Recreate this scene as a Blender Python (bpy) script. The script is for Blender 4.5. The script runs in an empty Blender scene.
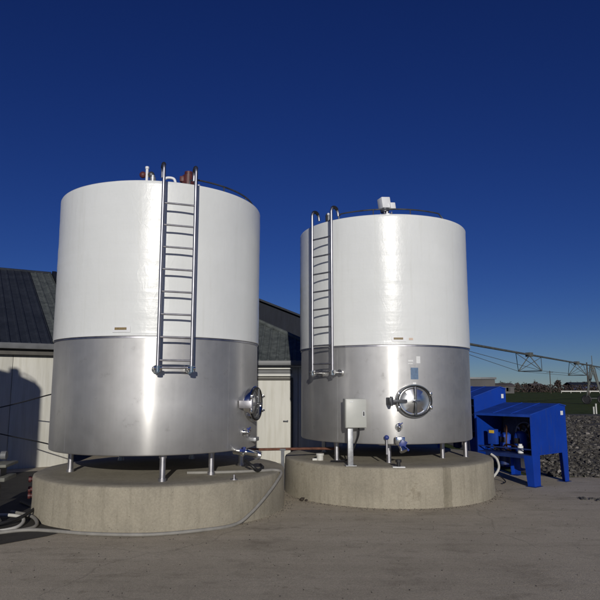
import bpy, bmesh, math, random
from math import sin, cos, pi, radians as rad
from mathutils import Vector, Matrix, noise
random.seed(7)
S = bpy.context.scene
COL = S.collection

# ------------------------------------------------------------------ helpers
class MB:
    """collects shapes into one mesh; every shape goes through matrix self.M"""
    def __init__(self, M=None):
        self.bm = bmesh.new(); self.M = M or Matrix()
    def _v(self, p): return self.bm.verts.new(self.M @ Vector(p))
    def poly(self, pts, smooth=False):
        f = self.bm.faces.new([self._v(p) for p in pts]); f.smooth = smooth; return f
    def grid(self, rows, closed=False, smooth=True):
        vs = [[self._v(p) for p in r] for r in rows]
        for a, b in zip(vs[:-1], vs[1:]):
            n = len(a)
            for i in range(n if closed else n-1):
                j = (i+1) % n
                try:
                    f = self.bm.faces.new((a[i], a[j], b[j], b[i])); f.smooth = smooth
                except ValueError: pass
        return vs
    def cap(self, ring):
        try: self.bm.faces.new(ring)
        except ValueError: pass
    def box(self, c, s, rz=0, bevel=0, rot=None):
        R = rot or Matrix.Rotation(rz, 4, 'Z')
        r = bmesh.ops.create_cube(self.bm, size=1, matrix=self.M @ Matrix.Translation(c) @ R @ Matrix.Diagonal((s[0], s[1], s[2], 1)))
        if bevel:
            es = list({e for v in r['verts'] for e in v.link_edges})
            bmesh.ops.bevel(self.bm, geom=es, offset=bevel, segments=2, affect='EDGES', profile=.5)
        return self
    def prism(self, pts, d):
        """closed polygon pts extruded by vector d"""
        a = [self._v(p) for p in pts]; b = [self._v(Vector(p)+Vector(d)) for p in pts]
        n = len(pts); self.cap(a[::-1]); self.cap(b)
        for i in range(n): self.bm.faces.new((a[i], a[(i+1) % n], b[(i+1) % n], b[i]))
        return self
    def tube(self, path, r, seg=10, closed=False, caps=True, r2=None):
        P = [Vector(p) for p in path]; n = len(P); rings = []
        up = None
        for i, p in enumerate(P):
            if closed: t = (P[(i+1) % n]-P[i-1])
            else: t = (P[min(i+1, n-1)]-P[max(i-1, 0)])
            t.normalize()
            if up is None:
                up = Vector((0, 0, 1)) if abs(t.z) < .9 else Vector((1, 0, 0))
            x = (up - t*up.dot(t)).normalized(); y = t.cross(x); up = x
            rr = r if r2 is None else r+(r2-r)*i/(n-1)
            rings.append([p + (x*cos(2*pi*k/seg)+y*sin(2*pi*k/seg))*rr for k in range(seg)])
        if closed: rings.append(rings[0])
        vs = self.grid(rings, closed=True)
        if not closed and caps: self.cap(vs[0][::-1]); self.cap(vs[-1])
        return self
    def cyl(self, a, b, r, seg=20, r2=None):
        return self.tube([a, b], r, seg, r2=r2)
    def lathe(self, prof, c=(0, 0, 0), seg=96, capt=False, capb=False, a0=0, a1=2*pi):
        full = abs(a1-a0-2*pi) < 1e-6
        n = seg if full else seg+1
        rows = [[(c[0]+r*cos(a0+(a1-a0)*k/seg), c[1]+r*sin(a0+(a1-a0)*k/seg), c[2]+z) for k in range(n)] for r, z in prof]
        vs = self.grid(rows, closed=full)
        if capb: self.cap(vs[0][::-1])
        if capt: self.cap(vs[-1])
        return self
    def sphere(self, c, r, s=(1, 1, 1), seg=16):
        rows = []
        for i in range(seg//2+1):
            a = -pi/2+pi*i/(seg//2)
            rows.append([(c[0]+s[0]*r*max(cos(a), 1e-4)*cos(2*pi*k/seg), c[1]+s[1]*r*max(cos(a), 1e-4)*sin(2*pi*k/seg), c[2]+s[2]*r*sin(a)) for k in range(seg)])
        self.grid(rows, closed=True); return self
    def build(self, name, mat, parent=None, sharp=35, fix=True):
        bm = self.bm
        if fix:
            bmesh.ops.remove_doubles(bm, verts=bm.verts, dist=1e-5)
            bmesh.ops.recalc_face_normals(bm, faces=bm.faces)
        for f in bm.faces: f.smooth = True
        me = bpy.data.meshes.new(name); bm.to_mesh(me); bm.free()
        me.set_sharp_from_angle(angle=rad(sharp))
        o = bpy.data.objects.new(name, me); COL.objects.link(o)
        me.materials.append(mat)
        if parent: o.parent = parent
        return o

def tag(o, label=None, cat=None, group=None, kind=None):
    if label: o['label'] = label
    if cat: o['category'] = cat
    if group: o['group'] = group
    if kind: o['kind'] = kind
    return o
def empty(name, loc=(0, 0, 0), rz=0, label=None, cat=None, group=None):
    o = bpy.data.objects.new(name, None); COL.objects.link(o)
    o.location = loc; o.rotation_euler = (0, 0, rz); o.empty_display_size = .2
    return tag(o, label, cat, group)
def kids(o): return [c for c in bpy.data.objects if c.parent == o]
def copy_tree(o, parent=None, skip=()):
    c = o.copy(); COL.objects.link(c); c.parent = parent
    for ch in kids(o):
        if ch.name.split('.')[0] not in skip: copy_tree(ch, c, skip)
    return c
def arc(fn, a, b, n): return [fn(a+(b-a)*i/n) for i in range(n+1)]
def smooth_path(pts, n=8):
    P = [Vector(p) for p in pts]; out = []
    for i in range(len(P)-1):
        p0, p1, p2, p3 = P[max(i-1, 0)], P[i], P[i+1], P[min(i+2, len(P)-1)]
        for k in range(n):
            t = k/n
            out.append(.5*((2*p1)+(p2-p0)*t+(2*p0-5*p1+4*p2-p3)*t*t+(3*p1-p0-3*p2+p3)*t**3))
    out.append(P[-1]); return out

# ---------------------------------------------------------------- materials
def newmat(name):
    m = bpy.data.materials.new(name); m.use_nodes = True
    nt = m.node_tree; b = nt.nodes['Principled BSDF']
    return m, nt, b
def nd(nt, t, **kw):
    n = nt.nodes.new(t)
    for k, v in kw.items():
        if k in n.inputs.keys(): n.inputs[k].default_value = v
        else: setattr(n, k, v)
    return n
def coords(nt, scale=(1, 1, 1)):
    g = nd(nt, 'ShaderNodeNewGeometry'); mp = nd(nt, 'ShaderNodeMapping')
    mp.inputs['Scale'].default_value = scale
    nt.links.new(g.outputs['Position'], mp.inputs['Vector']); return mp.outputs[0]
def noise_n(nt, vec, scale, detail=4, rough=.55):
    n = nd(nt, 'ShaderNodeTexNoise'); n.inputs['Scale'].default_value = scale
    n.inputs['Detail'].default_value = detail; n.inputs['Roughness'].default_value = rough
    nt.links.new(vec, n.inputs['Vector']); return n.outputs['Fac']
def ramp(nt, fac, stops):
    r = nd(nt, 'ShaderNodeValToRGB'); e = r.color_ramp.elements
    while len(e) < len(stops): e.new(.5)
    for el, (p, c) in zip(e, stops):
        el.position = p; el.color = (*c, 1) if len(c) == 3 else c
    nt.links.new(fac, r.inputs[0]); return r.outputs[0]
def mix(nt, a, b, fac, mode='MIX'):
    m = nd(nt, 'ShaderNodeMix'); m.data_type = 'RGBA'; m.blend_type = mode
    for sock, v in ((m.inputs[6], a), (m.inputs[7], b), (m.inputs[0], fac)):
        if hasattr(v, 'is_output'): nt.links.new(v, sock)
        elif isinstance(v, (int, float)): sock.default_value = v
        else: sock.default_value = (*v, 1)
    return m.outputs[2]
def bump(nt, b, h, strength, dist=.01):
    n = nd(nt, 'ShaderNodeBump'); n.inputs['Strength'].default_value = strength; n.inputs['Distance'].default_value = dist
    nt.links.new(h, n.inputs['Height']); nt.links.new(n.outputs[0], b.inputs['Normal'])
def simple(name, col, rough=.5, metal=0, var=.12, scale=6, bmp=0, coat=0, spec=None):
    m, nt, b = newmat(name)
    v = coords(nt); f = noise_n(nt, v, scale)
    lo = tuple(c*(1-var) for c in col); hi = tuple(min(1, c*(1+var)) for c in col)
    nt.links.new(ramp(nt, f, [(.3, lo), (.7, hi)]), b.inputs['Base Color'])
    r = nd(nt, 'ShaderNodeMapRange'); r.inputs['To Min'].default_value = rough*.85; r.inputs['To Max'].default_value = min(1, rough*1.2)
    nt.links.new(f, r.inputs['Value']); nt.links.new(r.outputs[0], b.inputs['Roughness'])
    b.inputs['Metallic'].default_value = metal
    b.inputs['Coat Weight'].default_value = coat
    if spec is not None: b.inputs['Specular IOR Level'].default_value = spec
    if bmp: bump(nt, b, noise_n(nt, v, scale*8), bmp)
    return m

M = {}
def steel_sheet():
    m, nt, b = newmat('brushed_stainless')
    v = coords(nt, (1, 1, 1)); blot = noise_n(nt, v, 1.7, 6, .62)
    vs = coords(nt, (9, 9, .35)); str_ = noise_n(nt, vs, 3, 5)
    c = ramp(nt, blot, [(.32, (.49, .487, .48)), (.52, (.55, .547, .54)), (.72, (.60, .596, .59))])
    c = mix(nt, c, ramp(nt, str_, [(.35, (.93, .93, .93)), (.65, (1, 1, 1))]), .5, 'MULTIPLY')
    sm = noise_n(nt, v, 5.5, 7, .7)                       # finger marks and handling smudges
    c = mix(nt, c, ramp(nt, sm, [(.60, (1, 1, 1)), (.72, (.74, .73, .72))]), .8, 'MULTIPLY')
    nt.links.new(c, b.inputs['Base Color'])
    r = nd(nt, 'ShaderNodeMapRange'); r.inputs['From Min'].default_value = .3; r.inputs['From Max'].default_value = .7
    r.inputs['To Min'].default_value = .56; r.inputs['To Max'].default_value = .62
    nt.links.new(sm, r.inputs['Value']); nt.links.new(r.outputs[0], b.inputs['Roughness'])
    b.inputs['Metallic'].default_value = 1
    b.inputs['Anisotropic'].default_value = .35; b.inputs['Anisotropic Rotation'].default_value = 0
    tg = nd(nt, 'ShaderNodeTangent'); tg.direction_type = 'RADIAL'; tg.axis = 'Z'; nt.links.new(tg.outputs[0], b.inputs['Tangent'])
    vb = coords(nt, (1, 1, .5)); h = noise_n(nt, vb, 2.2, 2)
    bump(nt, b, h, .10, .008)
    g2 = nd(nt, 'ShaderNodeBsdfAnisotropic'); g2.inputs['Roughness'].default_value = .30; g2.inputs['Anisotropy'].default_value = .5; g2.inputs['Rotation'].default_value = 0
    nt.links.new(c, g2.inputs['Color']); nt.links.new(tg.outputs[0], g2.inputs['Tangent'])
    ms = nd(nt, 'ShaderNodeMixShader'); ms.inputs[0].default_value = .24
    nt.links.new(b.outputs[0], ms.inputs[1]); nt.links.new(g2.outputs[0], ms.inputs[2])
    nt.links.new(ms.outputs[0], nt.nodes['Material Output'].inputs['Surface'])
    return m
M['sheet'] = steel_sheet()
M['chrome'] = simple('polished_stainless', (.72, .72, .71), .14, 1, .08, 14, .05)
M['tubesteel'] = simple('stainless_tube', (.52, .51, .53), .42, 1, .10, 12)
M['door'] = simple('satin_stainless', (.70, .70, .69), .24, 1, .08, 9, .03)
M['darksteel'] = simple('dark_steel', (.10, .105, .115), .45, .6, .3, 9)
M['ladsteel'] = simple('ladder_steel', (.42, .415, .44), .40, 1, .15, 12)
M['galv'] = simple('galvanised', (.42, .43, .44), .48, .75, .25, 18, .1)
def wrap_mat():
    m, nt, b = newmat('white_wrap')
    v = coords(nt, (1, 1, 1))
    c = ramp(nt, noise_n(nt, v, 1.3, 5), [(.3, (.745, .765, .75)), (.7, (.80, .82, .805))])
    drip = noise_n(nt, coords(nt, (5, 5, .25)), 2.5, 6, .65)
    c = mix(nt, c, ramp(nt, drip, [(.55, (1, 1, 1)), (.75, (.90, .895, .87))]), .7, 'MULTIPLY')
    nt.links.new(c, b.inputs['Base Color'])
    b.inputs['Roughness'].default_value = .31
    b.inputs['Specular IOR Level'].default_value = .42
    # stretched film: long horizontal tension ripples, short creases
    w1 = noise_n(nt, coords(nt, (.8, .8, 9)), 1.6, 3, .5)
    w2 = noise_n(nt, coords(nt, (1.5, 1.5, 1.2)), 3.2, 5, .6)
    rd = ramp(nt, noise_n(nt, coords(nt, (2.2, 2.2, 1.0)), 2.6, 2), [(.46, (0, 0, 0)), (.5, (1, 1, 1)), (.54, (0, 0, 0))])
    a = nd(nt, 'ShaderNodeMath', operation='MULTIPLY_ADD'); nt.links.new(w1, a.inputs[0]); a.inputs[1].default_value = .55; nt.links.new(w2, a.inputs[2])
    a2 = nd(nt, 'ShaderNodeMath', operation='MULTIPLY_ADD'); nt.links.new(rd, a2.inputs[0]); a2.inputs[1].default_value = .07; nt.links.new(a.outputs[0], a2.inputs[2])
    bump(nt, b, a2.outputs[0], .38, .011)
    return m
M['wrap'] = wrap_mat()
def cracks(nt, v, scale, width, warp=.25, depth=1.0):
    """mask of thin wandering cracks: 1 = sound, 0 = crack"""
    nn = nd(nt, 'ShaderNodeTexNoise'); nn.inputs['Scale'].default_value = scale*2.2; nn.inputs['Detail'].default_value = 6
    nt.links.new(v, nn.inputs['Vector'])
    w = mix(nt, (0, 0, 0), nn.outputs['Color'], 1.0)
    sc = nd(nt, 'ShaderNodeVectorMath', operation='SCALE'); nt.links.new(w, sc.inputs[0]); sc.inputs['Scale'].default_value = warp/scale
    ad = nd(nt, 'ShaderNodeVectorMath', operation='ADD'); nt.links.new(v, ad.inputs[0]); nt.links.new(sc.outputs[0], ad.inputs[1])
    vo = nd(nt, 'ShaderNodeTexVoronoi'); vo.feature = 'DISTANCE_TO_EDGE'; vo.inputs['Scale'].default_value = scale
    nt.links.new(ad.outputs[0], vo.inputs['Vector'])
    return ramp(nt, vo.outputs['Distance'], [(0, (1-depth,)*3), (width, (1, 1, 1))])
def concrete(name, base, dark, scale=1.0, streak=True, rough=.9, bstr=.5):
    m, nt, b = newmat(name)
    v = coords(nt)
    c = ramp(nt, noise_n(nt, v, 1.1*scale, 8, .65), [(.3, dark), (.55, base), (.8, tuple(x*1.18 for x in base))])
    fine = noise_n(nt, v, 45, 4, .7)
    c = mix(nt, c, ramp(nt, fine, [(.3, (.78, .78, .77)), (.7, (1.1, 1.1, 1.1))]), .8, 'MULTIPLY')
    if streak:
        st = noise_n(nt, coords(nt, (6, 6, .5)), 2.0, 6, .7)
        c = mix(nt, c, ramp(nt, st, [(.36, (.74, .735, .71)), (.5, (1, 1, 1)), (.8, (1.08, 1.07, 1.05))]), .5, 'MULTIPLY')
    if name == 'pad_concrete':
        c = mix(nt, c, cracks(nt, v, .9, .004, .4, .4), .22, 'MULTIPLY')
        vo = nd(nt, 'ShaderNodeTexVoronoi'); vo.inputs['Scale'].default_value = 16; nt.links.new(v, vo.inputs['Vector'])
        c = mix(nt, c, ramp(nt, vo.outputs['Distance'], [(.05, (.42, .40, .37)), (.10, (1, 1, 1))]), .75, 'MULTIPLY')
        c = mix(nt, c, ramp(nt, noise_n(nt, v, 3.5, 9, .75), [(.60, (1, 1, 1)), (.66, (.72, .70, .66)), (.75, (.80, .78, .74))]), .75, 'MULTIPLY')
    if name == 'pad_concrete':     # damp patched strip on the face of the right base
        sp = nd(nt, 'ShaderNodeSeparateXYZ'); nt.links.new(v, sp.inputs[0])
        wob = nd(nt, 'ShaderNodeMath', operation='MULTIPLY_ADD'); nt.links.new(noise_n(nt, v, 9, 3), wob.inputs[0]); wob.inputs[1].default_value = .05; nt.links.new(sp.outputs[0], wob.inputs[2])
        cm = nd(nt, 'ShaderNodeMath', operation='COMPARE'); nt.links.new(wob.outputs[0], cm.inputs[0]); cm.inputs[1].default_value = 2.03; cm.inputs[2].default_value = .06
        lt = nd(nt, 'ShaderNodeMath', operation='LESS_THAN'); nt.links.new(sp.outputs[1], lt.inputs[0]); lt.inputs[1].default_value = 8.36
        mm = nd(nt, 'ShaderNodeMath', operation='MULTIPLY'); nt.links.new(cm.outputs[0], mm.inputs[0]); nt.links.new(lt.outputs[0], mm.inputs[1])
        m3 = nd(nt, 'ShaderNodeMath', operation='MULTIPLY'); nt.links.new(mm.outputs[0], m3.inputs[0]); m3.inputs[1].default_value = .8
        c = mix(nt, c, (.72, .71, .68), m3.outputs[0], 'MULTIPLY')
    nt.links.new(c, b.inputs['Base Color']); b.inputs['Roughness'].default_value = rough
    a = nd(nt, 'ShaderNodeMath', operation='MULTIPLY_ADD'); nt.links.new(fine, a.inputs[0]); a.inputs[1].default_value = .35
    nt.links.new(noise_n(nt, v, 6, 6), a.inputs[2])
    bump(nt, b, a.outputs[0], bstr, .012)
    return m
M['pad'] = concrete('pad_concrete', (.37, .335, .26), (.27, .245, .19))
def yard_mat():
    m, nt, b = newmat('yard_concrete')
    v = coords(nt)
    c = ramp(nt, noise_n(nt, v, .45, 10, .72), [(.3, (.42, .365, .275)), (.5, (.52, .455, .345)), (.75, (.60, .53, .41))])
    c = mix(nt, c, ramp(nt, noise_n(nt, coords(nt, (1, 1.6, 1)), 1.7, 9, .75), [(.36, (.72, .71, .69)), (.48, (1, 1, 1)), (.8, (1.06, 1.06, 1.05))]), .8, 'MULTIPLY')
    # oil and water marks with edges of their own, old tyre tracks
    c = mix(nt, c, ramp(nt, noise_n(nt, v, 3.1, 8, .7), [(.64, (1, 1, 1)), (.67, (.66, .64, .60)), (.74, (.74, .72, .69))]), .7, 'MULTIPLY')
    c = mix(nt, c, ramp(nt, noise_n(nt, coords(nt, (.16, 2.6, 1)), 1.0, 7, .65), [(.42, (.86, .85, .83)), (.55, (1, 1, 1))]), .7, 'MULTIPLY')
    vo = nd(nt, 'ShaderNodeTexVoronoi'); vo.inputs['Scale'].default_value = 95; nt.links.new(v, vo.inputs['Vector'])
    agg = ramp(nt, vo.outputs['Color'], [(0, (.62, .61, .60)), (.5, (1, 1, 1)), (1, (1.25, 1.24, 1.2))])
    c = mix(nt, c, agg, .45, 'MULTIPLY')
    fine = noise_n(nt, v, 130, 3, .75)
    c = mix(nt, c, ramp(nt, fine, [(.3, (.66, .66, .66)), (.7, (1.18, 1.18, 1.18))]), .8, 'MULTIPLY')
    ck = cracks(nt, v, .23, .0025, .4, .45)
    c = mix(nt, c, ck, .5, 'MULTIPLY')
    nt.links.new(c, b.inputs['Base Color']); b.inputs['Roughness'].default_value = .88
    h = nd(nt, 'ShaderNodeMath', operation='MULTIPLY_ADD'); nt.links.new(vo.outputs['Distance'], h.inputs[0]); h.inputs[1].default_value = .5; nt.links.new(fine, h.inputs[2])
    h2 = nd(nt, 'ShaderNodeMath', operation='MULTIPLY_ADD'); nt.links.new(noise_n(nt, v, 9, 5, .6), h2.inputs[0]); h2.inputs[1].default_value = 1.2; nt.links.new(h.outputs[0], h2.inputs[2])
    bump(nt, b, h2.outputs[0], .5, .007)
    return m
M['yard'] = yard_mat()
def field_mat():
    m, nt, b = newmat('pasture')
    v = coords(nt)
    c = ramp(nt, noise_n(nt, v, .05, 8, .6), [(.3, (.05, .072, .022)), (.55, (.074, .098, .030)), (.75, (.11, .115, .045))])
    c = mix(nt, c, ramp(nt, noise_n(nt, coords(nt, (1, .3, 1)), 3, 6, .7), [(.3, (.6, .6, .55)), (.7, (1.25, 1.2, 1.1))]), .9, 'MULTIPLY')
    nt.links.new(c, b.inputs['Base Color']); b.inputs['Roughness'].default_value = .95; b.inputs['Specular IOR Level'].default_value = .1
    bump(nt, b, noise_n(nt, v, 9, 5), 1, .06)
    return m
M['field'] = field_mat()
M['gravel'] = concrete('gravel_soil', (.08, .072, .060), (.045, .040, .032), 3, False, .95, 1)
M['darkground'] = concrete('dark_ground', (.050, .045, .037), (.022, .020, .017), 2.5, False, .8, 1)  # mottled dark brown for the ground sheet at the left
def stone_mat():
    m, nt, b = newmat('stones')
    oi = nd(nt, 'ShaderNodeNewGeometry')
    c = ramp(nt, oi.outputs['Random Per Island'], [(0, (.035, .032, .027)), (.45, (.075, .069, .06)), (.85, (.125, .116, .10)), (1, (.27, .25, .225))])
    c = mix(nt, c, ramp(nt, noise_n(nt, coords(nt), 14, 5), [(.3, (.7, .68, .66)), (.7, (1.1, 1.1, 1.1))]), .8, 'MULTIPLY')
    nt.links.new(c, b.inputs['Base Color']); b.inputs['Roughness'].default_value = .9
    return m
M['stones'] = stone_mat()
M['blue'] = simple('blue_enamel', (.002, .034, .29), .42, 0, .16, 3, .04, .1, .3)
def blue_mat():
    m, nt, b = newmat('blue_enamel'); v = coords(nt)
    c = ramp(nt, noise_n(nt, v, 2.2, 5), [(.3, (.003, .036, .30)), (.7, (.004, .046, .37))])
    c = mix(nt, c, (.035, .06, .16), ramp(nt, noise_n(nt, coords(nt, (9, 9, .9)), 2.4, 7, .7), [(.52, (0, 0, 0)), (.75, (.55, .55, .55))]))
    c = mix(nt, c, (.16, .15, .13), ramp(nt, noise_n(nt, v, 38, 6, .75), [(.66, (0, 0, 0)), (.72, (.6, .6, .6))]))
    nt.links.new(c, b.inputs['Base Color']); b.inputs['Roughness'].default_value = .42; b.inputs['Specular IOR Level'].default_value = .4
    bump(nt, b, noise_n(nt, v, 3, 3), .25, .02)
    return m
M['blue'] = blue_mat()
M['blueroof'] = simple('blue_enamel_dusty', (.010, .055, .36), .5, 0, .22, 5, .04)
M['navy'] = simple('navy_paint', (.012, .03, .13), .5, 0, .3, 8)
M['black'] = simple('black_rubber', (.015, .015, .017), .55, 0, .3, 10)
M['copper'] = simple('copper_pipe', (.09, .05, .035), .6, 1, .2, 10)
M['cabinet'] = simple('grey_enamel', (.50, .51, .47), .42, 0, .06, 4, .03)
M['cabinet2'] = simple('dusty_painted_steel', (.17, .17, .145), .7, 0, .25, 9, .1)
M['whitep'] = simple('white_paint', (.78, .79, .80), .4, 0, .05, 5)
M['sticker'] = simple('white_sticker', (.74, .75, .74), .5, 0, .05, 30)
M['bluest'] = simple('blue_sticker', (.12, .19, .30), .5, 0, .15, 30)
M['brownst'] = simple('brown_label', (.22, .16, .07), .5, 0, .3, 60)
M['tanst'] = simple('tan_label', (.66, .52, .42), .5, 0, .1, 40)
M['red'] = simple('red_oxide', (.09, .022, .022), .5, 0, .25, 14)
M['handle'] = simple('blue_plastic', (.03, .05, .22), .4, 0, .2, 14)
M['rust'] = simple('rusty_steel', (.16, .07, .045), .75, .3, .4, 16, .2)
M['hose'] = simple('grey_hose', (.26, .25, .225), .6, 0, .15, 9, .05)
M['white_hose'] = simple('milky_hose', (.62, .61, .56), .4, 0, .1, 9)
M['cream'] = None
def wall_mat():
    m, nt, b = newmat('cream_cladding')
    v = coords(nt)
    c = ramp(nt, noise_n(nt, v, .9, 6), [(.3, (.57, .56, .50)), (.7, (.65, .64, .575))])
    st = noise_n(nt, coords(nt, (7, 7, .4)), 2.2, 6, .7)
    c = mix(nt, c, ramp(nt, st, [(.36, (.84, .83, .79)), (.55, (1, 1, 1))]), .8, 'MULTIPLY')
    nt.links.new(c, b.inputs['Base Color']); b.inputs['Roughness'].default_value = .6
    bump(nt, b, noise_n(nt, v, 30, 3), .1, .004)
    return m
M['cream'] = wall_mat()
M['gutter'] = simple('grey_gutter', (.16, .165, .17), .5, 0, .15, 5)
M['trim'] = simple('white_trim', (.62, .62, .58), .5, 0, .1, 5)
M['frame'] = simple('brown_frame', (.085, .08, .07), .6, 0, .2, 6)
def roof_mat(name, a, bcol, sc=2.0):
    m, nt, b = newmat(name)
    v = coords(nt)
    c = ramp(nt, noise_n(nt, v, sc, 8, .7), [(.3, a), (.7, bcol)])
    c = mix(nt, c, ramp(nt, noise_n(nt, coords(nt, (4, 4, .6)), 2.5, 6, .7), [(.35, (.7, .7, .7)), (.6, (1.1, 1.1, 1.1))]), .7, 'MULTIPLY')
    nt.links.new(c, b.inputs['Base Color']); b.inputs['Roughness'].default_value = .7; b.inputs['Specular IOR Level'].default_value = .2
    bump(nt, b, noise_n(nt, v, 20, 4), .15, .01)
    return m
M['roofdark'] = roof_mat('slate_blue_roof', (.018, .023, .034), (.036, .042, .056))
M['roofold'] = roof_mat('weathered_roof', (.055, .065, .065), (.14, .155, .145), 5)
M['gable'] = roof_mat('charcoal_cladding', (.010, .013, .022), (.017, .021, .032))
M['bark'] = simple('bark', (.07, .055, .045), .9, 0, .3, 12, .4)
M['leafdark'] = simple('winter_foliage', (.045, .05, .03), .9, 0, .5, 1.5)
M['leafbrown'] = simple('bare_twigs', (.06, .044, .036), .95, 0, .4, 1.5)
M['farwall'] = simple('far_wall', (.10, .095, .095), .8, 0, .2, .3)
M['farwhite'] = simple('far_white', (.6, .6, .56), .8, 0, .1, .3)
M['farroof'] = simple('far_roof', (.10, .085, .08), .8, 0, .2, .3)
M['irr'] = simple('dull_galvanised', (.13, .14, .13), .6, .3, .2, 2)
M['dirt'] = simple('wet_dirt', (.045, .035, .026), .8, 0, .3, 20)
M['yellow'] = simple('yellow_sticker', (.75, .5, .05), .5, 0, .1, 20)

# ------------------------------------------------------------------- ground
mb = MB()
mb.poly([(-1500, -1500, 0), (1500, -1500, 0), (1500, 3000, 0), (-1500, 3000, 0)])
tag(mb.build('ground', M['field'], fix=False), kind='structure')
def edge_line(x):  # far edge of the concrete yard
    return 10.85 + .12*sin(x*1.7)+.05*sin(x*5.1)
mb = MB()
pts = [(-30, -25, .004), (40, -25, .004), (40, 8.6, .004)]
pts += [(x*.25, 11.8-(x*.25)*.14+.09*sin(x*.9), .004) for x in range(100, 15, -1)]
pts += [(3.9, 13.6, .004), (3.9, 24, .004), (-30, 24, .004)]
mb.poly(pts)
tag(mb.build('yard', M['yard'], fix=False), kind='structure')

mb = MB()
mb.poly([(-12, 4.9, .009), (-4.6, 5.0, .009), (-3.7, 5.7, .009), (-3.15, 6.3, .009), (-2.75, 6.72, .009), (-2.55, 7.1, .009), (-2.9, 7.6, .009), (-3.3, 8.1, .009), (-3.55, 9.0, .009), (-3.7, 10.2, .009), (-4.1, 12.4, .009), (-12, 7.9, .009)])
tag(mb.build('dark_ground_strip', M['darkground'], fix=False), kind='structure')  # thin dark sheet laid over the yard left of the left base
# gravel bank with loose stones
def bank_z(x, y):
    d = y-(11.8-x*.14)
    e = min(max(d/2.2, 0), 1)
    e2 = min(max((x-4.6)/.6, 0), 1)
    e3 = min(max((34-y)/6, 0), 1)
    n = noise.noise(Vector((x*.35, y*.35, 2)))*.5+noise.noise(Vector((x*1.1, y*1.1, 5)))*.22
    return .008+e*e2*e3*(.16+.20*(n+.4))+max(0, 0)
mb = MB()
rows = []
for j in range(110):
    t = j/109
    y = 9.6+t*t*26+t*1.5
    rows.append([(4.25+(i/90)**1.4*45, y, 0) for i in range(91)])
rows = [[(x, y, bank_z(x, y) if y > 11.78-x*.14 else -.06) for (x, y, _) in r] for r in rows]
mb.grid(rows)
tag(mb.build('gravel_bank', M['gravel'], sharp=60), kind='structure')
_ico = bmesh.new(); bmesh.ops.create_icosphere(_ico, subdivisions=1, radius=1)
_IV = [v.co.copy() for v in _ico.verts]; _IF = [tuple(v.index for v in f.verts) for f in _ico.faces]; _ico.free()
_ico = bmesh.new(); bmesh.ops.create_icosphere(_ico, subdivisions=2, radius=1)
_IV2 = [v.co.copy() for v in _ico.verts]; _IF2 = [tuple(v.index for v in f.verts) for f in _ico.faces]; _ico.free()
class Stones:
    def __init__(self): self.v = []; self.f = []
    def build(self, name, mat, sharp=28, fix=False):
        me = bpy.data.meshes.new(name); me.from_pydata(self.v, [], self.f)
        me.polygons.foreach_set('use_smooth', [True]*len(self.f)); me.set_sharp_from_angle(angle=rad(sharp))
        o = bpy.data.objects.new(name, me); COL.objects.link(o); me.materials.append(mat); return o
def add_stone(mb, x, y, z, r):
    k = random.random()*6.28; sx, sy, sz = random.uniform(.7, 1.3), random.uniform(.7, 1.2), random.uniform(.5, .85)
    Rm = Matrix.Translation((x, y, z)) @ Matrix.Rotation(k, 4, 'Z') @ Matrix.Rotation(random.uniform(-.4, .4), 4, 'X') @ Matrix.Diagonal((r*sx, r*sy, r*sz, 1))
    V, F = (_IV2, _IF2) if r > .07 else (_IV, _IF)
    b = len(mb.v); o = Vector((random.uniform(0, 90), random.uniform(0, 90), 0))
    for p in V:
        q = p*(1+.55*noise.noise(p*1.1+o)+.18*noise.noise(p*3.1+o)); mb.v.append(tuple(Rm @ q))
    mb.f += [tuple(i+b for i in f) for f in F]
mb = Stones()
n = 0
while n < 34000:
    t = random.random()
    y = 10.0+t**1.7*24; x = random.uniform(4.6, 7+y*.68)
    if y < 11.75-x*.14+.1*noise.noise(Vector((x*2, 0, 0))): continue
    if x < 6.2 and y < 10.9: continue
    if noise.noise(Vector((x*.9, y*.9, 3))) < -.28: continue
    r = random.choice([.008, .011, .014, .018, .022, .026, .032, .045]) * (1+.9*t)*random.uniform(.7, 1.3)
    add_stone(mb, x, y, bank_z(x, y)+r*.1, r); n += 1
tag(mb.build('loose_stones', M['stones']), 'grey loose stones and rubble heaped beside the yard', 'rubble', kind='stuff')

# ------------------------------------------------------------------ pads
PAD = [((-1.90, 8.54), 1.677, .50), ((1.40, 9.86), 1.65, .53)]
def pad(c, R, h, label):
    mb = MB()
    prof = [(R+.012, -.05), (R+.006, .02), (R, .2), (R-.004, h-.035), (R-.012, h-.012), (R-.035, h-.001), (R-.2, h), (.02, h)]
    n = 144; rows = []
    for r, z in prof:
        rr = []
        for k in range(n):
            a = 2*pi*k/n
            d = noise.noise(Vector((cos(a)*3, sin(a)*3, z*3)))*.012 + (noise.noise(Vector((cos(a)*14, sin(a)*14, z*9)))*.007 if z > h-.05 and r > R-.1 else 0)
            rr.append(((r+d)*cos(a), (r+d)*sin(a), z+(d*.4 if r > R-.1 and z > .1 else 0)))
        rows.append(rr)
    vs = mb.grid(rows, closed=True); mb.cap(vs[-1])
    o = mb.build('concrete_pad', M['pad'], sharp=50); o.location = (c[0], c[1], 0)
    return tag(o, label, 'concrete base', 'round concrete bases under the tanks')
pad(*PAD[0], 'round concrete base under the left tank, with a grey hose over its rim')
pad(*PAD[1], 'round concrete base under the right tank, with a grey cabinet post standing on it')
o = pad((-6.06, 2.6), 1.65, .52, 'round concrete base of the third tank beyond the left picture edge')
o['group'] = 'round concrete bases under the tanks'

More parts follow.
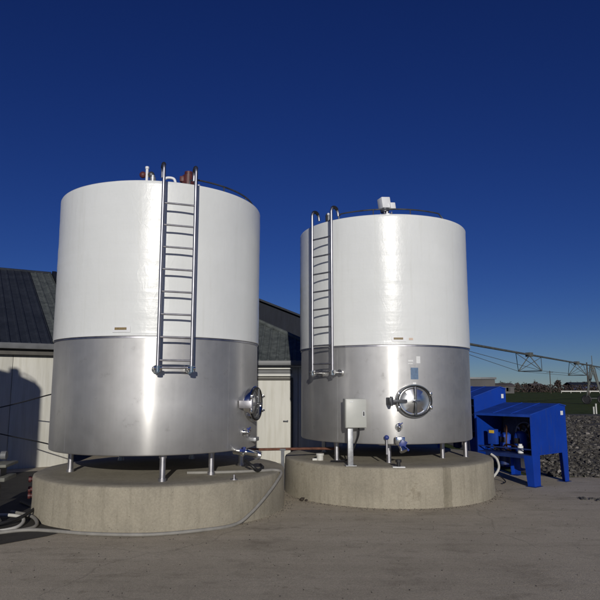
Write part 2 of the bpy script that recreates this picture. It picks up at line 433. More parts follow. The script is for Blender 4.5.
# ------------------------------------------------------------------- tanks
R = 1.39; Z0, ZS, Z1 = .81, 2.235, 4.15
def frame(phi, z, r=R, base=(0, 0, 0)):
    """local frame on the shell: x along the wall, y up, z outwards; phi from -Y towards +X (deg)"""
    a = rad(phi); n = Vector((sin(a), -cos(a), 0)); t = Vector((cos(a), sin(a), 0)); u = Vector((0, 0, 1))
    m = Matrix((t, u, n)).transposed().to_4x4(); m.translation = n*r+Vector((0, 0, z)); return m

CREASE = [(-1.62, 3.35, .25, .004), (-1.42, 3.25, .3, .004), (-2.1, 3.0, .9, .003), (-.95, 2.9, 1.2, .004), (.2, 3.1, 1.2, .004), (1.5, 3.1, 1.2, .004), (3.0, 3.1, 1.2, .004), (-1.2, 2.6, .2, .003)]
def make_tank(label, legs):
    root = empty('storage_tank', label=label, cat='storage tank', group='upright white and stainless storage tanks')
    mb = MB(); mb.lathe([(.05, Z0+.0), (R-.10, Z0+.0), (R-.014, Z0+.003), (R-.004, Z0+.008), (R, Z0+.022), (R, 1.4), (R, 1.85), (R, ZS-.03)], seg=160)
    sh = mb.build('steel_shell', M['sheet'], root)
    mb = MB(); mb.lathe([(R+.001, ZS-.046), (R+.007, ZS-.044), (R+.007, ZS-.022), (R+.003, ZS-.016), (R+.003, ZS)], seg=160)
    mb.build('steel_band', M['ladsteel'], sh)
    for ph in (-38, 52, 142, 232):    # thin vertical welds of the shell
        mb = MB(); f0 = frame(ph, 0, R)
        mb.grid([[f0 @ Vector((x, z, o)) for x, o in ((-.006, -.0005), (-.003, .0006), (.003, .0006), (.006, -.0005))] for z in [Z0+.03+i*(ZS-.09-Z0)/60 for i in range(61)]])
        mb.build('weld_seam', M['sheet'], sh, fix=False)
    # white wrapped upper part with slightly uneven skin
    mb = MB(); n = 420; rows = []
    zs = [ZS-.018, ZS-.018, ZS-.01] + [ZS+(Z1-.05-ZS)*i/40 for i in range(41)] + [Z1-.02, Z1-.006, Z1, Z1+.002]
    for i, z in enumerate(zs):
        rr = R+.018
        if i == 0: rr = R+.002
        if i == 2: rr = R+.02
        if i == len(zs)-3: rr -= .006
        if i == len(zs)-2: rr -= .03
        if i == len(zs)-1: rr -= .10
        row = []
        for k in range(n):
            a = 2*pi*k/n
            d = 0
            if 2 < i < len(zs)-3:
                d = noise.noise(Vector((cos(a)*2.2, sin(a)*2.2, z*1.5)))*.006
                d += noise.noise(Vector((cos(a)*.9, sin(a)*.9, z*9)))*.0028
                d += .003*math.exp(-((z-3.2+.03*sin(3*a))/.02)**2)
                for (ca, cz, ch, amp) in CREASE:
                    d += amp*math.exp(-((a-ca-.01*sin(z*9))/.011)**2)*math.exp(-((z-cz)/ch)**4)
            row.append(((rr+d)*cos(a), (rr+d)*sin(a), z))
        rows.append(row)
    mb.grid(rows, closed=True)
    jk = mb.build('white_jacket', M['wrap'], root, sharp=50)
    mb = MB(); mb.lathe([(R-.07, Z1+.003), (R-.3, Z1+.03), (.3, Z1+.12), (.01, Z1+.13)], seg=96)
    mb.build('top_cover', M['tubesteel'], root)
    for (x, y) in legs:
        l = MB()
        l.cyl((x, y, .50+.008), (x, y, Z0+.003), .036, 20)
        l.cyl((x, y, Z0-.04), (x, y, Z0+.002), .046, 20)
        l.cyl((x, y, .485), (x, y, .535), .048, 20)
        l.build('leg', M['tubesteel'], root)
    return root

def rail_path(phi, side, ro, z0, z1):
    """stile with a hook over the rim"""
    fr = frame(phi, 0, R)
    x = .195*side; pts = []
    pts.append(fr @ Vector((x, z0, ro)))
    z = z0
    while z < z1-.08: z += .25; pts.append(fr @ Vector((x, min(z, z1-.08), ro)))
    for k in range(1, 9):
        a = pi*k/8; pts.append(fr @ Vector((x, z1-.08+.08*sin(a)+0*a, ro-.08+.08*cos(a))))
    pts.append(fr @ Vector((x, Z1+.03, ro-.165)))
    return pts
def make_ladder(root, phi, so, z0, z1, rungs):
    fr = frame(phi, 0, R)
    sh = (R-R*cos(math.asin(.195/R)))
    lad = MB()
    for s in (-1, 1): lad.tube(rail_path(phi, s, so, z0, z1), .021, 12)
    L = lad.build('ladder', M['ladsteel'], root)
    for z in rungs:
        r = MB(); r.cyl(fr @ Vector((-.195, z, so)), fr @ Vector((.195, z, so)), .0125, 12)
        r.build('rung', M['ladsteel'], L)
    for s in (-1, 1):
        b = MB()
        b.cyl(fr @ Vector((.195*s, z0+.02, so+.01)), fr @ Vector((.195*s, z0+.02, -sh+.002)), .017, 12)
        b.cyl(fr @ Vector((.195*s, z0+.02, -sh+.04)), fr @ Vector((.195*s, z0+.02, -sh-.0)), .05, 20)
        b.cyl(fr @ Vector((.195*s, z0-.015, so)), fr @ Vector((.195*s, z0+.055, so)), .033, 16)
        b.cyl(fr @ Vector((.195*s-.045, z0+.03, so)), fr @ Vector((.195*s+.045, z0+.03, so)), .026, 16)
        b.build('bracket', M['chrome'], L)
    b = MB(); b.cyl(fr @ Vector((-.195, z0+.035, so)), fr @ Vector((.195, z0+.035, so)), .014, 12)
    b.build('rung', M['ladsteel'], L)
    for s in (-1, 1):
        c = MB(); p = rail_path(phi, s, so, z0, z1)
        c.tube(p[-8:-3], .026, 12); c.build('rubber_grip', M['black'], L)
    return L

def make_manway(root, phi, z, sx=.275, sy=.235, arm='tubesteel'):
    fr = frame(phi, z, R)
    def oval(k, a, zz):
        x, y = sx*k*cos(a), sy*k*sin(a); dz = math.sqrt(max(R*R-x*x, 0))-R
        return fr @ Vector((x, y, zz+dz*.55))
    mb = MB()
    prof = [(1.0, -.02), (1.0, .055), (.965, .07), (.90, .07), (.87, .055), (.87, -.01)]
    mb.grid([[oval(k, 2*pi*i/64, zz) for i in range(64)] for k, zz in prof], closed=True)
    W = mb.build('manway', M['chrome'], root)
    mb = MB()
    prof = [(.865, .036), (.83, .050), (.78, .052), (.72, .046), (.4, .066), (.2, .074), (.02, .077)]
    v = mb.grid([[oval(k, 2*pi*i/64, zz) for i in range(64)] for k, zz in prof], closed=True); mb.cap(v[-1])
    mb.build('manway_door', M['door'], W)
    mb = MB(); mb.tube([oval(.90, 2*pi*i/48, .078) for i in range(48)], .009, 8, closed=True)
    mb.build('gasket', M['black'], W)
    mb = MB(fr)
    mb.box((0, 0, .10), (.030, sy*1.72, .018), bevel=.004)
    mb.build('clamp_bar', M['darksteel'], W)
    mb = MB(fr)
    mb.cyl((0, 0, .085), (0, 0, .135), .022, 16); mb.cyl((-.05, 0, .13), (.05, 0, .13), .009, 10)
    mb.build('wing_nut', M['chrome'], W)
    mb = MB(fr)
    mb.box((-sx*.93, 0, .098), (sx*.92, .045, .022), bevel=.004)
    mb.box((-sx*1.34, 0, .045), (.055, .10, .17), bevel=.006)
    mb.cyl((-sx*1.34, -.065, .12), (-sx*1.34, .065, .12), .02, 14)
    mb.build('hinge_arm', M[arm], W)
    for a in (25, 155, 205, 335):
        mb = MB(fr); x, y = sx*cos(rad(a)), sy*sin(rad(a))
        mb.box((x*.95, y*.95, .078), (.03, .05, .02), bevel=.003)
        mb.cyl((x*.95, y*.95, .06), (x*.95, y*.95, .11), .011, 10)
        mb.build('dog_clamp', M['chrome'], W)

def make_cock(root, phi, z):
    fr = frame(phi, z, R); mb = MB(fr)
    mb.cyl((0, 0, -.02), (0, 0, .04), .034, 18); mb.cyl((0, 0, .0), (0, 0, .012), .055, 20)
    mb.cyl((0, -.05, .055), (0, .035, .055), .02, 14); mb.sphere((0, 0, .055), .03)
    c = mb.build('sample_cock', M['chrome'], root)
    mb = MB(fr); mb.box((.015, .045, .07), (.07, .016, .018), rz=.5, bevel=.004); mb.cyl((0, .03, .055), (0, .055, .055), .012, 10)
    mb.build('cock_handle', M['handle'], c)

# tank 1
T1 = make_tank('left tank, white over stainless, its ladder facing us and its manhole seen edge-on',
    [(.36, -1.17), (-1.05, -.35), (.86, -.62), (1.15, .3), (.3, 1.1), (-.75, .9)])
T1.location = (-2.0, 8.45, 0)
make_ladder(T1, 19.8, .19, 1.80, 4.32, [1.92+.27*i for i in range(8)])
make_manway(T1, 76, 1.39)
make_cock(T1, 66, 1.03)
# outlet valve on the lower right
fr = frame(60, .80, R); mb = MB(fr)
mb.cyl((0, 0, -.05), (0, 0, .10), .042, 20); mb.cyl((0, 0, .07), (0, 0, .085), .06, 20)
mb.tube(smooth_path([(0, 0, .10), (.03, -.005, .14), (.12, -.03, .16), (.24, -.06, .14)], 6), .04, 16)
mb.cyl((.22, -.055, .145), (.25, -.062, .139), .058, 20)
v = mb.build('outlet_valve', M['chrome'], T1)
mb = MB(fr); mb.box((-.06, .02, .12), (.10, .035, .03), rz=-.15, bevel=.008); mb.cyl((-.01, .0, .11), (-.01, .06, .11), .02, 12)
mb.build('valve_handle', M['handle'], v)
fr = frame(78, .92, R); mb = MB(fr); mb.box((0, 0, .03), (.16, .05, .08), bevel=.006)
mb.build('terminal_box', M['galv'], T1)
def label_patch(root, phi, z, w, h, mat, off=.0025, r=R, name='sticker'):
    mb = MB(); n = 8; da = math.degrees(w/r)
    rows = []
    for zz in (z-h/2, z+h/2):
        rows.append([frame(phi-da/2+da*i/n, zz, r+off).translation for i in range(n+1)])
    mb.grid(rows); return mb.build(name, mat, root, fix=False)
def brown_label(root, phi, z, w):
    p = label_patch(root, phi, z, w+.05, .075, M['whitep'], .006, R+.018, 'name_plate')
    label_patch(p, phi-.4, z+.006, w*.86, .030, M['brownst'], .0085, R+.018, 'print')
brown_label(T1, -5.3, 2.295, .17)
# guard pipe round the top and fittings on the roof
def top_pipe(root, a0, a1, z=Z1+.10):
    pts = [frame(a0, Z1-.0, R-.09).translation] + [frame(a0+(a1-a0)*i/40, z-(.03 if i in (0, 40) else 0), R-.085).translation for i in range(41)] + [frame(a1+1.5, Z1, R-.05).translation]
    mb = MB(); mb.tube(pts, .011, 10)
    g = mb.build('top_rail', M['darksteel'], root)
    n = max(2, int((a1-a0)/22))
    for i in range(1, n):
        mb = MB(); p = frame(a0+(a1-a0)*i/n, z, R-.085).translation
        mb.cyl(p, (p.x, p.y, Z1), .008, 8); mb.build('rail_post', M['darksteel'], g)
top_pipe(T1, 27, 116)
def red_motor(root, x, y, zb):
    mb = MB(Matrix.Translation((x, y, zb)))
    mb.cyl((0, 0, 0), (0, 0, .12), .05, 16); mb.cyl((0, 0, .10), (0, 0, .26), .075, 24); mb.cyl((0, 0, .26), (0, 0, .31), .055, 24)
    for k in range(10):
        a = 2*pi*k/10; mb.box((.078*cos(a), .078*sin(a), .18), (.02, .008, .14), rz=a)
    mb.box((-.08, -.02, .2), (.06, .08, .08), bevel=.01)
    m_ = mb.build('agitator_motor', M['red'], root)
    mb = MB(Matrix.Translation((x, y, zb))); mb.cyl((.10, -.02, .10), (.16, -.03, .10), .028, 16); mb.build('cable_gland', M['whitep'], m_)
red_motor(T1, .50, -.78, 4.17)
mb = MB(); mb.tube(smooth_path([(.20, -.92, 4.16), (.20, -.92, 4.30), (.24, -.92, 4.35), (.33, -.91, 4.34), (.36, -.91, 4.26)], 6), .018, 12); mb.build('vent_pipe', M['whitep'], T1)
mb = MB(Matrix.Translation((-.03, -.90, 0)))
mb.cyl((0, 0, 4.15), (0, 0, 4.50), .019, 14); mb.cyl((0, 0, 4.48), (0, 0, 4.51), .026, 14)
v = mb.build('breather_valve', M['whitep'], T1)
for s in (-1, 1):
    mb = MB(Matrix.Translation((-.03, -.90, 4.40))); mb.sphere((.055*s, 0, 0), .045, (1, .8, 1)); mb.cyl((.02*s, 0, 0), (.09*s, 0, 0), .022, 12)
    mb.build('valve_knob', M['red'] if s < 0 else M['darksteel'], v)
mb = MB(Matrix.Translation((.07, -.98, 0))); mb.cyl((0, 0, 4.15), (0, 0, 4.33), .04, 16); mb.cyl((0, 0, 4.33), (0, 0, 4.36), .028, 16); mb.build('top_fitting', M['galv'], T1)

# tank 2
T2 = make_tank('right tank, white over stainless, round manhole facing us and white box on top',
    [(.83, -.47), (1.24, -.30), (-.1, -1.05), (.2, 1.1), (-1.0, .4), (-.85, -.75)])
T2.location = (1.388, 9.87, 0); T2.scale = (.984, .984, 1)
make_ladder(T2, -43, .19, 1.80, 4.30, [1.95+.27*i for i in range(8)])
make_manway(T2, 9.3, 1.418, arm='darksteel')
make_cock(T2, .1, 1.058)
fr = frame(-.1, .87, R); mb = MB(fr)
mb.cyl((0, 0, -.05), (0, 0, .07), .05, 20); mb.box((0, .005, .11), (.13, .12, .09), bevel=.012)
mb.cyl((0, -.03, .12), (.04, -.12, .17), .045, 18); mb.cyl((.036, -.11, .165), (.043, -.13, .175), .06, 20)
v = mb.build('outlet_valve', M['chrome'], T2)
mb = MB(fr); mb.box((.03, -.03, .175), (.09, .10, .02), rz=-.5, bevel=.006); mb.box((.05, -.07, .17), (.16, .03, .02), rz=-.7, bevel=.006)
mb.build('valve_handle', M['handle'], v)
fr = frame(-7.2, .905, R); mb = MB(fr); mb.cyl((0, 0, -.02), (0, 0, .05), .02, 14); mb.cyl((0, -.22, .05), (0, .0, .05), .016, 12)
v = mb.build('drain_cock', M['tubesteel'], T2)
mb = MB(fr); mb.sphere((0, .01, .06), .035, (1, 1, .8)); mb.build('cock_knob', M['handle'], v)
label_patch(T2, 13.0, 2.0, .062, .10, M['sticker']); label_patch(T2, 8.2, 1.985, .075, .025, M['sticker']); label_patch(T2, 8.0, 1.945, .07, .015, M['sticker'])
label_patch(T2, 10.4, 1.805, .115, .165, M['bluest'])
label_patch(T2, 10.2, 1.655, .05, .05, M['sticker'])
brown_label(T2, 1.3, 2.295, .16)
label_patch(T2, 8.5, 2.297, .06, .03, M['tanst'], .004, R+.018)
top_pipe(T2, -38, 37)
bx = Matrix.Translation((1.30-1.373, 8.95-9.87, 4.20))
mb = MB(bx)
mb.cyl((.04, 0, -.03), (.04, 0, .13), .035, 16); mb.lathe([(.12, 0), (.12, .03), (.09, .05), (.03, .06)], (.04, 0, .03), 24)
for k in range(5):
    a = 2*pi*k/5+.4; mb.cyl((.04+.1*cos(a), .1*sin(a), .0), (.04+.1*cos(a), .1*sin(a), .10), .009, 8)
A_ = mb.build('agitator_motor', M['tubesteel'], T2)
mb = MB(bx); rot = Matrix.Rotation(rad(-7), 4, 'Y') @ Matrix.Rotation(rad(22), 4, 'Z')
mb.box((0, 0, .255), (.155, .15, .175), rot=rot, bevel=.012)
mb.build('motor_cover', M['whitep'], A_)
mb = MB(bx); mb.box((.115, -.02, .205), (.09, .10, .10), rot=rot, bevel=.01); mb.build('motor_end_box', M['whitep'], A_)
mb = MB(bx); mb.cyl((.01, 0, .12), (.0, 0, .19), .07, 18); mb.build('motor_flange', M['darksteel'], A_)
mb = MB(Matrix.Translation((.42-1.373, 9.05-9.87, 0))); mb.cyl((0, 0, 4.16), (0, 0, 4.27), .05, 18); mb.sphere((0, 0, 4.28), .052)
v = mb.build('vent_cap', M['darksteel'], T2)
mb = MB(Matrix.Translation((.42-1.373, 9.05-9.87, 0))); mb.sphere((-.005, -.045, 4.30), .022); mb.build('vent_knob', M['whitep'], v)

# a third tank of the same row stands outside the picture at the left; its shadow falls on the shed wall
T3 = copy_tree(T2, None, skip=('sticker', 'print'))
T3.scale = (1, 1, 1); T3.location = (-6.06, 2.6, 0); T3.rotation_euler = (0, 0, rad(95))
T3['label'] = 'third tank, beyond the left picture edge, casting the shadow on the cream shed wall'

# ----------------------------------------------------- cabinet on its post
cab = empty('control_cabinet', (.70, 8.47, .53), rad(8), 'light grey metal cabinet with black latch, on a steel post before the right tank', 'control cabinet')
mb = MB(); mb.box((.07, 0, .72), (.30, .17, .40), bevel=.006); c_ = mb.build('cabinet_body', M['cabinet'], cab)
mb = MB(); mb.box((.07, -.092, .72), (.285, .012, .385), bevel=.004); d_ = mb.build('cabinet_door', M['cabinet'], c_)
mb = MB(); mb.box((.175, -.104, .715), (.016, .012, .058), bevel=.004); mb.build('latch', M['black'], d_)
mb = MB(); mb.box((.175, -.0995, .715), (.034, .003, .08)); mb.build('latch_plate', M['galv'], d_)
mb = MB(); mb.box((.0, -.1005, .88), (.05, .004, .018)); mb.build('name_plate', M['sticker'], d_)
mb = MB(); mb.box((0, 0, .26), (.075, .06, .518), bevel=.004); mb.box((0, 0, .006), (.15, .13, .010)); mb.build('post', M['galv'], cab)
mb = MB(); mb.tube(smooth_path([(.13, .02, .52), (.13, .03, .42), (.10, .08, .30), (.06, .14, .18), (.0, .25, .05), (-.2, .4, .02)], 6), .012, 8); mb.build('cable', M['black'], cab)

# fittings on the pads
mb = MB(); mb.box((1.34, 8.29, .536), (.17, .09, .016), bevel=.003); dr = mb.build('drain_fitting', M['sticker']); tag(dr, 'white floor plate with a small black cap on the rim of the right base', 'drain fitting')
mb = MB(); mb.cyl((1.34, 8.29, .544), (1.34, 8.29, .60), .026, 14); mb.cyl((1.34, 8.29, .60), (1.34, 8.29, .635), .042, 14); mb.build('cap', M['black'], dr)
mb = MB(); mb.cyl((.30, 9.12, .52), (.30, 9.12, .60), .05, 20); mb.cyl((.30, 9.12, .60), (.30, 9.12, .63), .06, 20); mb.box((.22, 9.10, .545), (.07, .06, .03), bevel=.004)
tag(mb.build('pipe_stub', M['white_hose']), 'short white capped pipe stub at the left rim of the right base', 'pipe stub')
mb = MB(); mb.cyl((-.80, 7.42, .49), (-.80, 7.42, .56), .014, 12); mb.cyl((-.80, 7.42, .50), (-.80, 7.42, .508), .05, 20)
tag(mb.build('drain_fitting', M['tubesteel']), 'small steel spigot in a flat flange on the front of the left base', 'drain fitting')

# rusty pipe between the bases
pl = empty('rusty_pipe', (0, 0, 0), 0, 'thin rusty pipe running from the left tank to the right base', 'pipe')
mb = MB(); mb.tube([(-.78, 8.95, .70), (-.2, 9.15, .69), (.25, 9.32, .68), (.62, 9.5, .66)], .02, 12); mb.build('pipe', M['rust'], pl)
mb = MB(); mb.box((-.26, 9.13, .335), (.05, .05, .67)); mb.box((-.26, 9.13, .685), (.09, .07, .03)); mb.build('support_post', M['darksteel'], pl)

# grey hose from the left tank's valve, over the rim and down round the base
cx, cy = PAD[0][0]; Rp = PAD[0][1]
def pr(a, r, z): return (cx+r*sin(rad(a)), cy-r*cos(rad(a)), z)
pts = [(-1.45, 7.85, .52), (-1.15, 7.88, .52), (-.80, 7.95, .52), (-.5, 8.05, .52), pr(76, 1.60, .515), pr(76, 1.70, .49), pr(70, 1.715, .42), pr(60, 1.72, .28), pr(49, 1.73, .11), pr(40, 1.76, .024), pr(25, 1.80, .024), pr(8, 1.83, .024), pr(-12, 1.82, .024), pr(-35, 1.95, .024), (-3.45, 6.75, .024), (-3.7, 7.05, .024)]
mb = MB(); mb.tube(smooth_path(pts, 7), .02, 12)
tag(mb.build('water_hose', M['hose']), 'grey hose lying over the rim of the left base and down to the yard', 'hose')
mb = MB(); mb.tube(smooth_path([(-.72, 8.0, .66), (-.62, 7.9, .60), (-.55, 7.95, .54), (-.5, 8.2, .54), (-.55, 8.5, .54)], 7), .02, 10)
tag(mb.build('milk_hose', M['black']), 'short black hose hanging under the left tank outlet valve', 'hose')
# red couplings at the left side of the left base
for k, (a, z, lab) in enumerate(((-69, .43, 'topmost'), (-69.5, .30, 'middle'), (-70, .22, 'lowest'))):
    p = pr(a, Rp+.03, z-.0)
    mb = MB(); mb.cyl(pr(a, Rp-.01, z), pr(a, Rp+.05, z), .028, 14); mb.cyl(pr(a, Rp+.02, z), pr(a, Rp+.05, z), .04, 14)
    tag(mb.build('pipe_plug', M['red']), lab+' of three dark red plugs in the left side of the left base', 'pipe plug', 'dark red plugs on the side of the left base')

# pump stand at the left edge
ps = empty('pump_stand', (-3.78, 7.25, 0), rad(8), 'dark pump with two pale steel shelves standing at the left edge', 'pump')
mb = MB(); mb.lathe([(.23, 0), (.25, .03), (.22, .08), (.22, .44), (.20, .50)], (0, 0, .005), 32, True, True); mb.build('motor_housing', M['darksteel'], ps)
mb = MB(); mb.box((.0, 0, .545), (.66, .42, .045), bevel=.006); mb.build('lower_shelf', M['cabinet2'], ps)
mb = MB(); mb.box((.0, 0, .70), (.68, .44, .035), bevel=.006); mb.build('upper_shelf', M['cabinet2'], ps)
for x in (-.22, 0, .22):
    mb = MB(); mb.box((x, 0, .6248), (.05, .22, .1136)); mb.build('spacer', M['darksteel'], ps)
mb = MB(); mb.box((-.05, .03, .80), (.40, .22, .163), bevel=.02); mb.cyl((.20, .03, .80), (.26, .03, .80), .05, 18); mb.build('pump_head', M['gutter'], ps)
hp = [[(-3.55, 7.1, .02), (-3.3, 6.85, .02), (-3.05, 7.1, .02), (-3.25, 7.5, .05), (-3.7, 7.9, .03)], [(-3.75, 6.8, .02), (-3.35, 7.25, .07), (-3.3, 7.7, .12), (-3.55, 8.2, .03), (-3.9, 8.6, .02)],
      [(-4.2, 6.5, .02), (-3.6, 6.75, .02), (-3.25, 7.05, .02), (-3.35, 7.45, .05), (-3.7, 7.6, .05), (-4.1, 7.5, .02)]]
for h, m_, lb in zip(hp, ('hose', 'black', 'white_hose'), ('grey hose curving over the ground towards the front of the left base', 'black hose lying behind the pump at the left edge', 'pale coiled hose on the ground beside the pump')):
    mb = MB(); mb.tube(smooth_path(h, 8), .02, 10); tag(mb.build('hose', M[m_]), lb, 'hose')

# -------------------------------------------------------------- chillers
def make_chiller(label, group):
    root = empty('chiller_unit', label=label, cat='chiller', group=group)
    W, L, zf = .98, 1.05, .5
    prof = [(0, zf), (W, zf), (W, 1.28), (.80, 1.315), (0, 1.155)]
    mb = MB(); mb.prism([(x, 0, z) for x, z in prof], (0, .012, 0)); 
    for x, z in [(.03+i*.153, zf+.03) for i in range(7)]+[(.03, zf+.03+i*.15) for i in range(1, 5)]+[(W-.03, zf+.03+i*.15) for i in range(1, 6)]: mb.cyl((x, .001, z), (x, -.006, z), .009, 8)
    sp = mb.build('side_panel', M['blue'], root)
    mb = MB(); mb.prism([(x, L-.012, z) for x, z in prof], (0, .012, 0)); mb.build('side_panel', M['blue'], root)
    mb = MB(); mb.box((W-.007, L/2, (zf+1.27)/2), (.010, L-.03, 1.27-zf)); mb.build('back_panel', M['blue'], root)
    mb = MB()
    mb.prism([(-.03, -.012, 1.152), (.80, -.012, 1.319), (W+.012, -.012, 1.286), (W+.012, -.012, 1.300), (.80, -.012, 1.334), (-.03, -.012, 1.167)], (0, L+.024, 0))
    mb.box((-.03, L/2, 1.145), (.012, L+.024, .04))
    for y in (L*.33, L*.66): mb.box((.385, y, 1.253), (.82, .012, .012), rot=Matrix.Rotation(-math.atan2(.167, .83), 4, 'Y'))
    mb.build('roof', M['blueroof'], root)
    mb = MB(); mb.box((W/2, L/2, zf+.006), (W-.02, L-.03, .008)); mb.box((.012, L/2, zf-.02), (.02, L-.03, .06)); mb.box((.012, L/2, zf+.1), (.012, L-.03, .02)); mb.build('floor_tray', M['navy'], root)
    for (x, y, w0, w1) in ((0, 0, .20, .165), (W-.15, 0, .15, .105), (0, L, .20, .165), (W-.15, L, .15, .105)):
        ins = .0125 if y == 0 else -.0125
        mb = MB(); off = (w0-w1) if x > 0 else .012
        o0 = off if x > 0 else 0.02
        mb.prism([(x, y, zf+.0), (x+w0, y, zf), (x+o0+w1, y, .012), (x+o0, y, .012)], (0, (1 if y == 0 else -1)*.012, 0))
        xx = x+w0-.006 if x > 0 else x+.006
        xb = x+o0+w1-.006 if x > 0 else x+o0+.006
        s = 1 if y == 0 else -1
        mb.prism([(xx-.006, y+s*.012, zf-.002), (xx-.006, y+s*.16, zf-.002), (xb-.006, y+s*.12, .012), (xb-.006, y+s*.012, .012)], (.012, 0, 0))
        lg = mb.build('leg', M['blue'], root)
        mb = MB(); mb.box((x+o0+w1/2, y+s*.06, .006), (w1+.05, .17, .010)); mb.build('foot_plate', M['navy'], lg)
    # machinery in the bay
    for (x, y, r, h) in ((.36, .45, .105, .34), (.36, .74, .10, .30)):
        mb = MB(); mb.lathe([(r*.9, 0), (r, .04), (r, h*.72), (r*.85, h*.9), (r*.4, h)], (x, y, zf+.02), 28, True, True)
        cp = mb.build('compressor', M['blueroof'], root)
        mb = MB(); mb.box((x-r*.9, y, zf+.2), (.05, .09, .09), bevel=.008); mb.build('terminal_box', M['black'], cp)
    mb = MB(); mb.box((.10, .80, zf+.26), (.07, .17, .26), bevel=.008); sb = mb.build('switch_box', M['blueroof'], root)
    mb = MB(); mb.box((.062, .80, zf+.345), (.004, .10, .05)); mb.build('sticker', M['yellow'], sb)
    mb = MB(); mb.box((.62, L/2, zf+.32), (.07, L*.82, .56)); 
    for i in range(28): mb.box((.583, .12+i*.03, zf+.32), (.005, .012, .55))
    mb.build('condenser_coil', M['darksteel'], root)
    mb = MB(); mb.tube([(.56, .5+.18*cos(2*pi*i/28), zf+.32+.18*sin(2*pi*i/28)) for i in range(28)], .012, 8, closed=True)
    for i in range(4): mb.cyl((.55, .5, zf+.32), (.55, .5+.18*cos(i*pi/2+.6), zf+.32+.18*sin(i*pi/2+.6)), .02, 8)
    mb.build('fan_guard', M['galv'], root)
    for k, pts in enumerate(([(.36, .45, zf+.35), (.34, .42, zf+.46), (.30, .3, zf+.46), (.25, .2, zf+.3), (.25, .18, zf+.05)], [(.36, .74, zf+.3), (.3, .72, zf+.42), (.2, .6, zf+.42), (.15, .58, zf+.1), (.15, .5, zf+.04)], [(.12, .30, zf+.05), (.1, .35, zf+.12), (.1, .55, zf+.14), (.1, .62, zf+.06)])):
        mb = MB(); mb.tube(smooth_path(pts, 6), .014, 10); mb.build('copper_pipe', M['copper'], root)
    mb = MB(); mb.cyl((.10, .28, zf+.02), (.10, .28, zf+.14), .045, 18); mb.cyl((.10, .28, zf+.14), (.10, .28, zf+.17), .03, 18); mb.build('filter_drier', M['sticker'], root)
    # vessels hanging beneath the tray
    mb = MB(); mb.lathe([(.05, -.30), (.11, -.27), (.12, -.2), (.12, -.01), (.1, .0)], (.30, .42, zf), 28, True, True); mb.build('receiver', M['blue'], root)
    mb = MB(); mb.lathe([(.04, -.24), (.09, -.22), (.09, -.01)], (.30, .74, zf), 28, True, True); mb.build('receiver', M['navy'], root)
    mb = MB(); mb.box((.22, .30, zf-.13), (.09, .10, .22), bevel=.02); mb.build('water_jug', M['sticker'], root)
    for k, (pts, mt) in enumerate((([(.10, .80, zf+.13), (.12, .78, zf+.06), (.2, .6, zf+.03), (.33, .47, zf+.06), (.27, .45, zf+.2)], 'black'), ([(.10, .86, zf+.13), (.14, .9, zf+.05), (.3, .82, zf+.03), (.27, .74, zf+.2)], 'black'), ([(.02, .95, zf-.05), (.05, .9, zf-.2), (.12, .8, .15), (.1, .6, .03), (-.1, .5, .02)], 'black'))):
        mb = MB(); mb.tube(smooth_path(pts, 6), .009, 8); mb.build('power_cable', M[mt], root)
    mb = MB(); mb.box((-.0, 0, 0), (.07, .003, .07)); st = mb.build('sticker', M['sticker'], sp); st.location = (W-.11, -.003, 1.17)
    return root
C1 = make_chiller('nearer blue chiller cabinet on four legs, its open bay full of machinery', 'blue chiller cabinets')
C1.location = (3.78, 9.90, 0); C1.scale = (1.13, 1, 1); C1.rotation_euler = (0, 0, math.atan2(.61, .79))
C2 = copy_tree(C1); C2.scale = (1, 1, 1); C2.location = (3.52, 12.15, 0); C2.scale = (.85, 1.2, 1.225); C2.rotation_euler = (0, 0, rad(24))
C2['label'] = 'taller blue chiller cabinet further back, half hidden by the right tank'
mb = MB(); mb.tube(smooth_path([(3.30, 10.5, .47), (3.36, 10.4, .40), (3.34, 10.25, .27), (3.22, 10.15, .15), (3.10, 10.1, .08), (2.95, 10.05, .03)], 8), .02, 10)
tag(mb.build('drain_hose', M['white_hose']), 'white drain hose hanging under the nearer blue cabinet towards the right base', 'hose')

# ---------------------------------------------------------------- buildings
def corrugated(mb, o, d, n, run, rise, s0, s1, pitch=.19, amp=.022, thick=.02, taper0=None, taper1=None):
    """ribbed sheet: o + d*s + n*t; ribs run up the slope. taper(s) gives t range"""
    nn = Vector((0, 0, 1))
    s = s0; cols = []
    prof = [(0, 0), (.62, 0), (.72, 1), (.90, 1), (1.0, 0)]
    while s < s1-1e-6:
        for f, h in prof[:-1]:
            cols.append((min(s+f*pitch, s1), h*amp))
        s += pitch
    cols.append((s1, 0))
    rows = [[], []]
    for sv, h in cols:
        a = taper0(sv) if taper0 else 0; b = taper1(sv) if taper1 else 1
        for r, t in ((0, a), (1, b)):
            p = Vector(o)+Vector(d)*sv+Vector(n)*run*t+Vector((0, 0, rise*t+h)); rows[r].append(p)
    mb.grid(rows, smooth=False)
    low = [[p-Vector((0, 0, thick)) for p in r] for r in rows]
    mb.grid(low, smooth=False)
    mb.grid([rows[0], low[0]], smooth=False); mb.grid([rows[1], low[1]], smooth=False)
    for k in (0, -1): mb.poly([rows[0][k], rows[1][k], low[1][k], low[0][k]])

